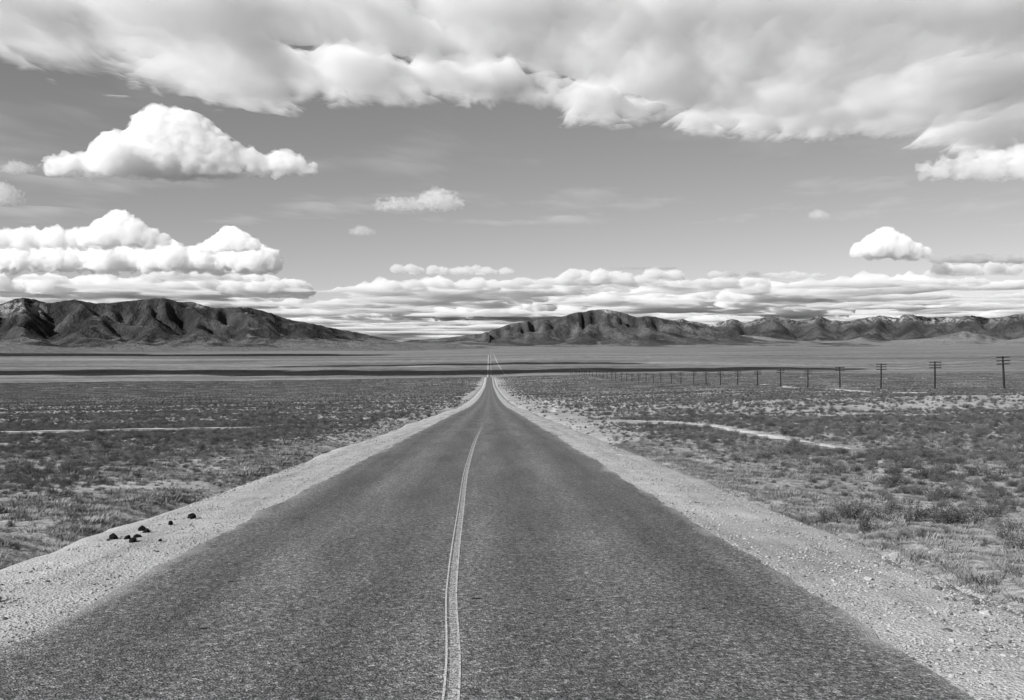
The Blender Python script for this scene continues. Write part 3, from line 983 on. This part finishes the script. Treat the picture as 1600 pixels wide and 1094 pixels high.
for i in range(-1, 36):
    d = 251 + 38.5 * i + RP.uniform(-1, 1)
    x = 127 + RP.uniform(-.6, .6)
    p = bpy.data.objects.new('telegraph_pole', None); COL.objects.link(p)
    p.location = on_ground(x, d)
    lean = RP.uniform(-.02, .02) if i else -.045
    p.rotation_euler = (RP.uniform(-.01, .01), lean, RP.uniform(-.06, .06))
    hz = RP.uniform(.96, 1.06)
    if i in (3, 0): hz *= 1.0
    p.scale = (1, 1, hz)
    add('post', post_me, p)
    arms = 2 if i in (3, 9, 15) else 3
    for k in range(arms):
        a = add('crossarm', arm_me, p, (0, 0, PH - .3 - .78 * k * (1.3 if arms == 2 else 1)))
        if i < 6:
            r = add('insulator_row', ins_me, a); r['kind'] = 'stuff'
    if i < 0: lab = 'telegraph pole just beyond the right edge of the view'
    elif i < len(ORD): lab = ('dark wooden telegraph pole with %s crossarms, %s pole from the right' % ('two' if arms == 2 else 'three', ORD[i])) if i else 'dark leaning telegraph pole with three crossarms, rightmost and nearest of the row'
    else: lab = 'tiny distant telegraph pole near the far end of the row'
    tag(p, lab, 'pole', 'telegraph poles in a row across the right plain')
    tops.append((p.location.copy(), hz, lean))

def wire(ax, az, label):
    V = []; F = []
    pts = []
    for i, (l, hz, ln) in enumerate(tops):
        z = az * hz
        P = Vector((l.x + ax + math.sin(ln) * z, l.y - .165, l.z + z))
        if pts:
            A = pts[-1]
            for t in (.25, .5, .75):
                q = A.lerp(P, t); q.z -= .55 * 4 * t * (1 - t); pts.append(q)
        pts.append(P)
    r = .045
    for k, q in enumerate(pts):
        V += [(q.x - r, q.y, q.z - r * .6), (q.x + r, q.y, q.z - r * .6), (q.x, q.y, q.z + r)]
        if k:
            o = 3 * (k - 1)
            for i in range(3):
                F.append((o + i, o + (i + 1) % 3, o + 3 + (i + 1) % 3, o + 3 + i))
    return tag(add('telegraph_wire', mesh_data('telegraph_wire', V, F, wire_m.m)), label, 'wire', 'wires of the telegraph line')
for nm, k in (('top', 0), ('middle', 1), ('bottom', 2)):
    for sd, ax in (('left', -1.5), ('right', 1.5)):
        wire(ax, PH - .0 - .78 * k, 'thin wire strung along the %s end of the %s crossarms' % (sd, nm))


# ------------------------------------------------------------------ stones and lumps on the shoulders
def rock_mesh(name, seed, flat, mat, sub=2, rough=.35, dome=False):
    import bmesh
    bm = bmesh.new()
    bmesh.ops.create_icosphere(bm, subdivisions=sub, radius=1.)
    P = np.array([v.co[:] for v in bm.verts])
    k = 1 + rough * fbm3(P[:, 0] * 1.3 + seed * 9.1, P[:, 1] * 1.3, P[:, 2] * 1.3, 3, seed)
    P = P * k[:, None]
    P[:, 2] *= flat
    if dome: P[:, 2] = np.maximum(P[:, 2], -.12)
    for v, p in zip(bm.verts, P): v.co = p
    me = bpy.data.meshes.new(name)
    bm.to_mesh(me); bm.free()
    me.materials.append(mat)
    return me

lump_m = NT('broken_asphalt'); lump_m.grey(lump_m.ramp(lump_m.noise(lump_m.pos(), 60., 3, .7), [(.3, .006), (.7, .014)])); lump_m.b.inputs['Specular IOR Level'].default_value = .05
lump_me = [rock_mesh('asphalt_lump', 5 + i, .8, lump_m.m, 3, .3, True) for i in range(4)]

def shoulder_z(x, y):
    return float(road_z(y)) + float(np.interp(abs(x), [p[0] for p in SH], [p[1] for p in SH])) + .01

def lump(px, py, w, h, label, k):
    d = 1600 * 1.99 / (py - 618)
    x = .4 + (px - 765) / 1600 * d; y = d
    r = w / 1600 * d / 2
    o = add('asphalt_lump', lump_me[k % 4], None, (x, y, shoulder_z(x, y) + .004), k * 1.7, (r, r * .9, h / 1600 * d / .85))
    tag(o, label, 'lump', 'black asphalt lumps on the left shoulder')
for k, (px, py, w, h, lab) in enumerate([(182, 844.5, 13, 7, 'black lump nearest the outer edge of the left gravel shoulder'), (204, 848, 13, 7, 'black lump at the left of the touching trio on the gravel'),
        (219, 846, 13, 6, 'black lump at the right of the touching trio on the gravel'), (212, 852, 14, 7, 'black lump at the front of the touching trio on the gravel'),
        (226, 832, 12, 6, 'flat black lump behind the touching trio, left of a pair'), (233, 835.5, 11, 5, 'small flat black lump touching the right of a pair'),
        (270, 824, 7.5, 5.5, 'small round black lump between the pair and the farthest lump'), (303, 814, 13, 7.5, 'farthest black dome-shaped lump on the left gravel shoulder'),
        (254, 853, 6, 3, 'tiny black lump alone near the asphalt edge'), (174, 848, 5, 2.2, 'tiny black crumb in front of the outermost lump')]):
    lump(px, py, w, h, lab, k)

stone_m = NT('shoulder_stone')
stone_m.grey(stone_m.ramp(stone_m.noise(stone_m.objpos(2.), 2., 4, .6), [(.3, .24), (.7, .44)]))
dark_stone_m = NT('dark_stone'); dark_stone_m.grey(.09)
stone_me = [rock_mesh('stone', 20 + i, .6, stone_m.m, 2, .5) for i in range(3)]
dstone_me = [rock_mesh('stone', 30 + i, .55, dark_stone_m.m, 2, .5) for i in range(2)]
pebble_me = [rock_mesh('pebble', 40 + i, .6, stone_m.m, 1, .5) for i in range(3)]

# ------------------------------------------------------------------ scattering of what nobody could count
def scatter(name, pts, rot, scl, idx, protos, label, cat):
    me = bpy.data.meshes.new(name)
    me.vertices.add(len(pts)); me.vertices.foreach_set('co', np.asarray(pts, np.float32).ravel())
    a = me.attributes.new('rot', 'FLOAT_VECTOR', 'POINT'); a.data.foreach_set('vector', np.asarray(rot, np.float32).ravel())
    a = me.attributes.new('scl', 'FLOAT_VECTOR', 'POINT'); a.data.foreach_set('vector', np.asarray(scl, np.float32).ravel())
    a = me.attributes.new('pick', 'INT', 'POINT'); a.data.foreach_set('value', np.asarray(idx, np.int32))
    o = add(name, me)
    tag(o, label, cat, kind='stuff')
    ng = bpy.data.node_groups.new(name + '_scatter', 'GeometryNodeTree')
    ng.interface.new_socket('Geometry', in_out='INPUT', socket_type='NodeSocketGeometry')
    ng.interface.new_socket('Geometry', in_out='OUTPUT', socket_type='NodeSocketGeometry')
    N = ng.nodes.new; L = ng.links.new
    gi = N('NodeGroupInput'); go = N('NodeGroupOutput')
    iop = N('GeometryNodeInstanceOnPoints')
    g2i = N('GeometryNodeGeometryToInstance')
    for p in protos[::-1]:
        oi = N('GeometryNodeObjectInfo'); oi.inputs['Object'].default_value = p; oi.transform_space = 'ORIGINAL'
        L(oi.outputs['Geometry'], g2i.inputs[0])
    L(gi.outputs[0], iop.inputs['Points']); L(g2i.outputs[0], iop.inputs['Instance'])
    iop.inputs['Pick Instance'].default_value = True
    for an, ty, soc in (('rot', 'FLOAT_VECTOR', 'Rotation'), ('scl', 'FLOAT_VECTOR', 'Scale'), ('pick', 'INT', 'Instance Index')):
        na = N('GeometryNodeInputNamedAttribute'); na.data_type = ty; na.inputs['Name'].default_value = an
        L(na.outputs['Attribute'], iop.inputs[soc])
    L(iop.outputs[0], go.inputs[0])
    md = o.modifiers.new('scatter', 'NODES'); md.node_group = ng
    return o

# loose gravel
n = 42000
side = rng.choice([-1, 1], n)
yy = 4.5 + 45 * rng.random(n) ** 1.7
ax_ = 3.25 + 2.2 * rng.random(n) ** .9
ax_ = np.where(rng.random(n) < .10, 2.9 + .5 * rng.random(n), ax_)
xx = side * ax_ + .18 * (side > 0)
zz = road_z(yy) + np.interp(ax_, [p[0] for p in SH], [p[1] for p in SH]) + .004
sz = np.exp(rng.normal(math.log(.0062), .45, n)); sz = np.clip(sz, .003, .02)
sz = sz * (1 + .012 * yy)
st_obj = []
for k, (x, y, r, dk, lab) in enumerate([(-4.55, 10.1, .075, 1, 'dark stone at the left picture edge on the gravel shoulder'), (-4.25, 9.75, .05, 1, 'small dark stone just below the dark one at the left edge'),
        (-4.35, 7.9, .05, 0, 'pale flat stone low at the left edge of the gravel'), (4.35, 10.6, .045, 0, 'pale pebble on the right shoulder beside the asphalt'),
        (4.9, 10.2, .05, 1, 'dark stone high on the right gravel shoulder'), (5.0, 9.6, .04, 1, 'dark stone nearest the grass on the right shoulder'), (4.1, 8.2, .045, 1, 'dark stone low on the right gravel by the asphalt'),
        (4.8, 9.0, .05, 0, 'pale stone at the right edge of the gravel shoulder')]):
    me = dstone_me[k % 2] if dk else stone_me[k % 3]
    o = add('stone', me, None, (x, y, shoulder_z(x, y) + r * .2), k * 1.3, r)
    st_obj.append(tag(o, lab, 'stone', 'single stones on the shoulders'))
scatter('gravel_pebbles', np.stack([xx, yy, zz], 1), np.stack([rng.normal(0, .3, n), rng.normal(0, .3, n), rng.random(n) * 6.28], 1),
        np.stack([sz * rng.uniform(.8, 1.5, n), sz, sz * rng.uniform(.6, 1.1, n)], 1), np.where(rng.random(n) < .16, 1, 0),
        [st_obj[2], st_obj[0]], 'loose pebbles strewn over both gravel shoulders', 'pebbles')

# ------------------------------------------------------------------ sagebrush
sage = NT('sagebrush_leaves')
oi = sage.n('ShaderNodeObjectInfo')
sv = sage.ramp(oi.outputs['Random'], [(0., .05), (.6, .095), (1., .16)])
sage.grey(sage.math('MULTIPLY', sv, sage.ramp(sage.noise(sage.objpos(), 9., 2, .6), [(.3, .7), (.7, 1.35)])))
twig = NT('sagebrush_twigs'); twig.grey(.06)
straw = NT('dry_grass'); straw.grey(straw.ramp(straw.noise(straw.pos(), 1.2, 3, .6), [(.3, .10), (.7, .27)]))

def bush(seed, R, H, ntw, nleaf, upright=0., leaf=.035):
    r = np.random.default_rng(seed)
    V = []; F = []; SV = []; SF = []
    for k in range(ntw):
        az = r.random() * 6.283; q = r.random() ** .6
        el = math.radians(r.uniform(12, 85)) if not upright else math.radians(r.uniform(55, 88))
        ln = (R * math.cos(el) ** 2 + H * math.sin(el) ** 2) * r.uniform(.72, 1.12)
        d = np.array([math.cos(az) * math.cos(el), math.sin(az) * math.cos(el), math.sin(el)])
        base = np.array([math.cos(az), math.sin(az), 0]) * R * .18 * r.random()
        tip = base + d * ln
        tip[2] = max(tip[2], .03)
        b = len(SV)
        w = .006 + .004 * r.random()
        SV += [base + (w, 0, -.03), base + (-w, w, -.03), base + (0, -w, -.03), tip]
        SF += [(b, b + 1, b + 3), (b + 1, b + 2, b + 3), (b + 2, b, b + 3)]
        for j in range(nleaf):
            t = r.uniform(.38, 1.06)
            p = base + (tip - base) * t + r.normal(0, leaf * .9, 3)
            p[2] = abs(p[2])
            dd = d + r.normal(0, .55, 3); dd[2] += .25; dd /= np.linalg.norm(dd)
            sd = np.cross(dd, r.normal(0, 1, 3)); sd /= np.linalg.norm(sd) + 1e-9
            L = leaf * r.uniform(.6, 1.3); W = L * .26
            b = len(V)
            V += [p - dd * L * .5, p + sd * W, p + dd * L * .5, p - sd * W]
            F += [(b, b + 1, b + 2, b + 3)]
    return V, np.array(F), SV, np.array(SF)

variants = []
for i, (R, H, nt, nl, up, lf) in enumerate([(.40, .34, 44, 22, 0, .036), (.32, .30, 38, 20, 0, .034), (.50, .36, 52, 24, 0, .038), (.28, .24, 34, 18, 0, .034), (.36, .42, 42, 22, 0, .036), (.16, .42, 26, 18, 1, .032)]):
    fv, ff, sv_, sf = bush(900 + i, R, H, nt, nl, up, lf)
    fol = mesh_data('foliage', fv, ff, sage.m); stm = mesh_data('stems', sv_, sf, twig.m)
    whole = mesh_data('sagebrush', fv + sv_, [tuple(q) for q in ff.tolist()] + [tuple(k + len(fv) for k in q) for q in sf.tolist()], sage.m)
    variants.append((fol, stm, whole))

def tuft(seed, R, H, n):
    r = np.random.default_rng(seed); V = []; F = []
    for k in range(n):
        a = r.random() * 6.283; b0 = np.array([math.cos(a), math.sin(a), 0]) * R * r.random() ** .5
        lean = np.array([math.cos(a) , math.sin(a), 0]) * r.uniform(.1, .9) * H + r.normal(0, .15, 3) * H
        lean[2] = H * r.uniform(.5, 1.1)
        w = np.array([-math.sin(a), math.cos(a), 0]) * .004
        m = b0 + lean * .55 + (0, 0, H * .1); t = b0 + lean
        i = len(V)
        V += [b0 - w, b0 + w, m + w * .7, m - w * .7, t]
        F += [(i, i + 1, i + 2, i + 3), (i + 3, i + 2, i + 4)]
    return mesh_data('grass_tuft', V, F, straw.m)
tuft_me = [tuft(70 + i, .13, .075, 46) for i in range(3)]

def near_track(x, y):
    m = np.zeros(x.shape, bool)
    for tx_, ty_, w in TRACKS[:4]:
        lo_x, hi_x, lo_y, hi_y = tx_.min() - w, tx_.max() + w, ty_.min() - w - 4, ty_.max() + w
        c = np.where((x > lo_x) & (x < hi_x) & (y > lo_y) & (y < hi_y))[0]
        if len(c):
            dd = np.min(np.hypot(x[c, None] - tx_[None, ::2], y[c, None] - ty_[None, ::2]), 1)
            m[c] |= dd < w * .5
            for fwd in (2., 4.):
                dd = np.min(np.hypot(x[c, None] - tx_[None, ::2], y[c, None] + fwd - ty_[None, ::2]), 1)
                m[c] |= dd < w * .35
    return m

def density(x, y):
    # bare, scraped ground beside the shoulders; thicker brush farther out, darker and denser on the left
    ax = np.abs(x)
    left = x < 0
    n1 = fbm2(x / 14, y / 14, 3, 610); n2 = fbm2(x / 70, y / 45, 3, 620)
    verge = np.where(left, .35 + .65 * smooth(6.0, 12, ax), .12 + .88 * smooth(6.2, 11 + .03 * y, ax) * .95)
    verge = verge * np.where(left, 1 - .55 * smooth(40, 160, y) * (1 - smooth(10, 10 + .22 * y, ax)), 1 - .6 * smooth(30, 160, y) * (1 - smooth(8, 8 + .16 * y, ax)))
    base = np.where(left, .92, .66)
    return np.clip(base + .45 * n1 + .35 * n2, .03, 1.3) * verge

def wedge(n, y0, y1, spread, margin):
    y = np.sqrt(y0 ** 2 + (y1 ** 2 - y0 ** 2) * rng.random(n))
    x = (rng.random(n) * 2 - 1) * (spread * y + margin)
    return x, y

x, y = wedge(84000, 8, 95, .60, 4)
k = (np.abs(x) > 6.3) & (rng.random(len(x)) < density(x, y)) & ~near_track(x, y)
x, y = x[k], y[k]
sc_ = np.clip(np.exp(rng.normal(-1.12, .42, len(x))), .14, 1.0) * np.where(x < 0, .92, 1.05)
verge_small = smooth(6, 14, np.abs(x)); sc_ = sc_ * (.55 + .45 * verge_small)
shown = (np.abs((x - .4) / y - math.tan(TH)) < .56) & (y > 10)
size = np.where(shown, sc_ / y, 0)
big_ix = np.argsort(-size)[:280]
ind = np.zeros(len(x), bool); ind[big_ix] = True

HERO = [(6.82, 17.4, 5, 1.0, 'upright dark bush standing alone on the pale ground right of the road'), (7.1, 18.9, 2, 1.05, 'broad dark bush just behind the upright bush'), (6.75, 19.2, 0, .85, 'low bush touching the broad bush behind the upright one, on its left'),
        (8.6, 18.3, 2, 1.1, 'large dark clump of sagebrush on the right near the grass'), (8.15, 18.6, 4, .95, 'bushy sage at the left of the large dark clump'), (9.05, 18.5, 0, 1.0, 'bushy sage at the right of the large dark clump'),
        (7.32, 16.3, 5, .6, 'small twiggy bush on bare ground right of the upright bush'), (8.28, 15.1, 0, .9, 'dark bush at the right picture edge nearest the camera'), (9.1, 17.0, 2, .85, 'dark bush near the right edge behind the nearest one'),
        (7.75, 19.0, 4, .9, 'middle-sized sage between the upright bush and the large clump'), (8.4, 20.1, 0, .9, 'sage behind the large dark clump'), (9.6, 19.3, 1, 1.1, 'sage at the far right of the large clump')]

def place_bush(x, y, v, s, label, parts, rz, group='sagebrush plants nearest the road'):
    fol, stm, whole = variants[v]
    loc = on_ground(x, y, .01)
    sc3 = (s, s, s * random.uniform(.85, 1.15))
    if parts:
        e = bpy.data.objects.new('sagebrush', None); COL.objects.link(e)
        e.location = loc; e.rotation_euler = (0, 0, rz); e.scale = sc3
        add('foliage', fol, e); add('stems', stm, e)
    else:
        e = add('sagebrush', whole, None, loc, rz, sc3)
    tag(e, label, 'bush', group)
    return e
for (hx, hy, v, s_, lab) in HERO:
    place_bush(hx, hy, v, s_ * .82, lab, True, random.uniform(0, 6.28))
protos = {}
order = sorted(big_ix.tolist(), key=lambda i: -size[i])
for r_, i in enumerate(order):
    v = int(rng.integers(0, 5)) if rng.random() > .04 else 5
    if len(protos) < 6 and r_ >= 60 and len([q for q in range(6) if q not in protos]):
        v = [q for q in range(6) if q not in protos][0]
    sd = 'left' if x[i] < 0 else 'right'
    b_ = place_bush(x[i], y[i], v, sc_[i], 'low grey sagebrush among many alike close to the %s shoulder' % sd, r_ < 60, rng.random() * 6.28, 'sagebrush plants close to the %s shoulder' % sd)
    if r_ >= 60 and v not in protos: protos[v] = b_
P6 = [protos[q] for q in range(6)]

rest = ~ind
X_, Y_, S_ = x[rest], y[rest], sc_[rest]
x2, y2 = wedge(80000, 95, 330, .58, 4)
k = (np.abs(x2) > 6.4) & (rng.random(len(x2)) < density(x2, y2) * .85) & ~near_track(x2, y2)
X_ = np.concatenate([X_, x2[k]]); Y_ = np.concatenate([Y_, y2[k]])
S_ = np.concatenate([S_, np.clip(np.exp(rng.normal(-.52, .38, k.sum())), .3, 1.5)])
n = len(X_)
scatter('sagebrush_plain', np.stack([X_, Y_, ground_z(X_, Y_) - .02], 1), np.stack([np.zeros(n), np.zeros(n), rng.random(n) * 6.28], 1),
        np.stack([S_, S_, S_ * rng.uniform(.8, 1.2, n)], 1), np.minimum(rng.integers(0, 5, n) + (rng.random(n) < .02), 5), P6, 'grey sagebrush covering the plain on both sides of the road', 'sagebrush')

# far brush: whole patches, ten metres on a side
def patch(seed, nb):
    r = np.random.default_rng(seed); V = []; F = []
    for q in range(nb):
        bx, by = r.uniform(-6, 6, 2); R = r.uniform(.22, .62); H = R * r.uniform(.6, 1.0)
        b = len(V)
        ring = 6
        for lv, (rr, hh) in enumerate(((.8, 0.), (1., .45), (.6, .9))):
            for j in range(ring):
                a = 6.283 * (j + .5 * lv) / ring
                k_ = r.uniform(.75, 1.25)
                V.append((bx + R * rr * k_ * math.cos(a), by + R * rr * k_ * math.sin(a), H * hh * r.uniform(.85, 1.15) - .03 * (lv == 0)))
        V.append((bx, by, H * r.uniform(.85, 1.1)))
        for lv in range(2):
            for j in range(ring):
                a0 = b + lv * ring + j; a1 = b + lv * ring + (j + 1) % ring
                F.append((a0, a1, a1 + ring)); F.append((a0, a1 + ring, a0 + ring))
        for j in range(ring):
            F.append((b + 2 * ring + j, b + 2 * ring + (j + 1) % ring, b + 3 * ring))
    return mesh_data('brush_patch', V, F, sage.m)
pp = []
for i, (hx, hy, nb) in enumerate(((-44, 345, 60), (52, 350, 42), (-60, 352, 26), (75, 356, 14))):
    o = add('brush_patch', patch(40 + i, nb), None, on_ground(hx, hy))
    o['kind'] = 'stuff'
    tag(o, ['thick', 'middling', 'thin', 'sparse'][i] + ' patch of far sagebrush on the %s plain' % ('left' if hx < 0 else 'right'), 'sagebrush', 'patches of far sagebrush')
    pp.append(o)
gx_, gy_ = [], []
yv = 330.
while yv < 1420:
    hw = .60 * yv + 20
    m = np.arange(-hw, hw, 9.5)
    gx_.append(m + rng.uniform(-3, 3, len(m))); gy_.append(np.full(len(m), yv) + rng.uniform(-3, 3, len(m)))
    yv += 9.5
gx_ = np.concatenate(gx_); gy_ = np.concatenate(gy_)
k = (np.abs(gx_) > 14) & ~near_track(gx_, gy_)
gx_, gy_ = gx_[k], gy_[k]
dn = density(gx_, gy_) + .25 * fbm2(gx_ / 160, gy_ / 60, 3, 640)
pick = np.where(dn > .8, 0, np.where(dn > .5, 1, np.where(dn > .25, 2, 3)))
gz_ = ground_z(gx_, gy_)
sx_ = (ground_z(gx_ + 4, gy_) - ground_z(gx_ - 4, gy_)) / 8; sy_ = (ground_z(gx_, gy_ + 4) - ground_z(gx_, gy_ - 4)) / 8
n = len(gx_)
scatter('far_sagebrush', np.stack([gx_, gy_, gz_], 1), np.stack([np.arctan(sy_), -np.arctan(sx_), np.zeros(n)], 1), np.ones((n, 3)) * rng.uniform(.9, 1.15, (n, 1)), pick, pp,
        'far sagebrush running to the edge of the bench', 'sagebrush')

# dry grass
x, y = wedge(70000, 7, 50, .60, 4)
gd = np.where(np.abs(x) > 5.7, 1., 0) * np.clip(.45 + 1.1 * fbm2(x / 3, y / 4, 4, 660), .03, 1) * np.where(np.abs(x) < 9, 1., .5)
gd = np.where((x > 5.9) & (x < 7.6), np.maximum(gd, .85), gd)
k = rng.random(len(x)) < gd
x, y = x[k], y[k]; n = len(x)
gt = []
for i, (hx, hy) in enumerate(((6.5, 13.2), (7.4, 13.9), (8.3, 13.0))):
    gt.append(tag(add('grass_tuft', tuft_me[i], None, on_ground(hx, hy)), ['dry grass tuft beside the right shoulder', 'dry grass tuft a step farther from the right shoulder', 'dry grass tuft near the right picture edge'][i], 'grass', 'dry grass tufts by the right shoulder'))
zg = np.maximum(ground_z(x, y), road_z(y) + np.interp(np.abs(x), [p[0] for p in SH], [p[1] for p in SH], right=-2))
s_ = np.exp(rng.normal(-.1, .35, n))
scatter('dry_grass', np.stack([x, y, zg], 1), np.stack([np.zeros(n), np.zeros(n), rng.random(n) * 6.28], 1), np.stack([s_ * 1.2, s_ * 1.2, s_ * .8], 1), rng.integers(0, 3, n), gt,
        'short dry grass on the verges and between the bushes', 'grass')
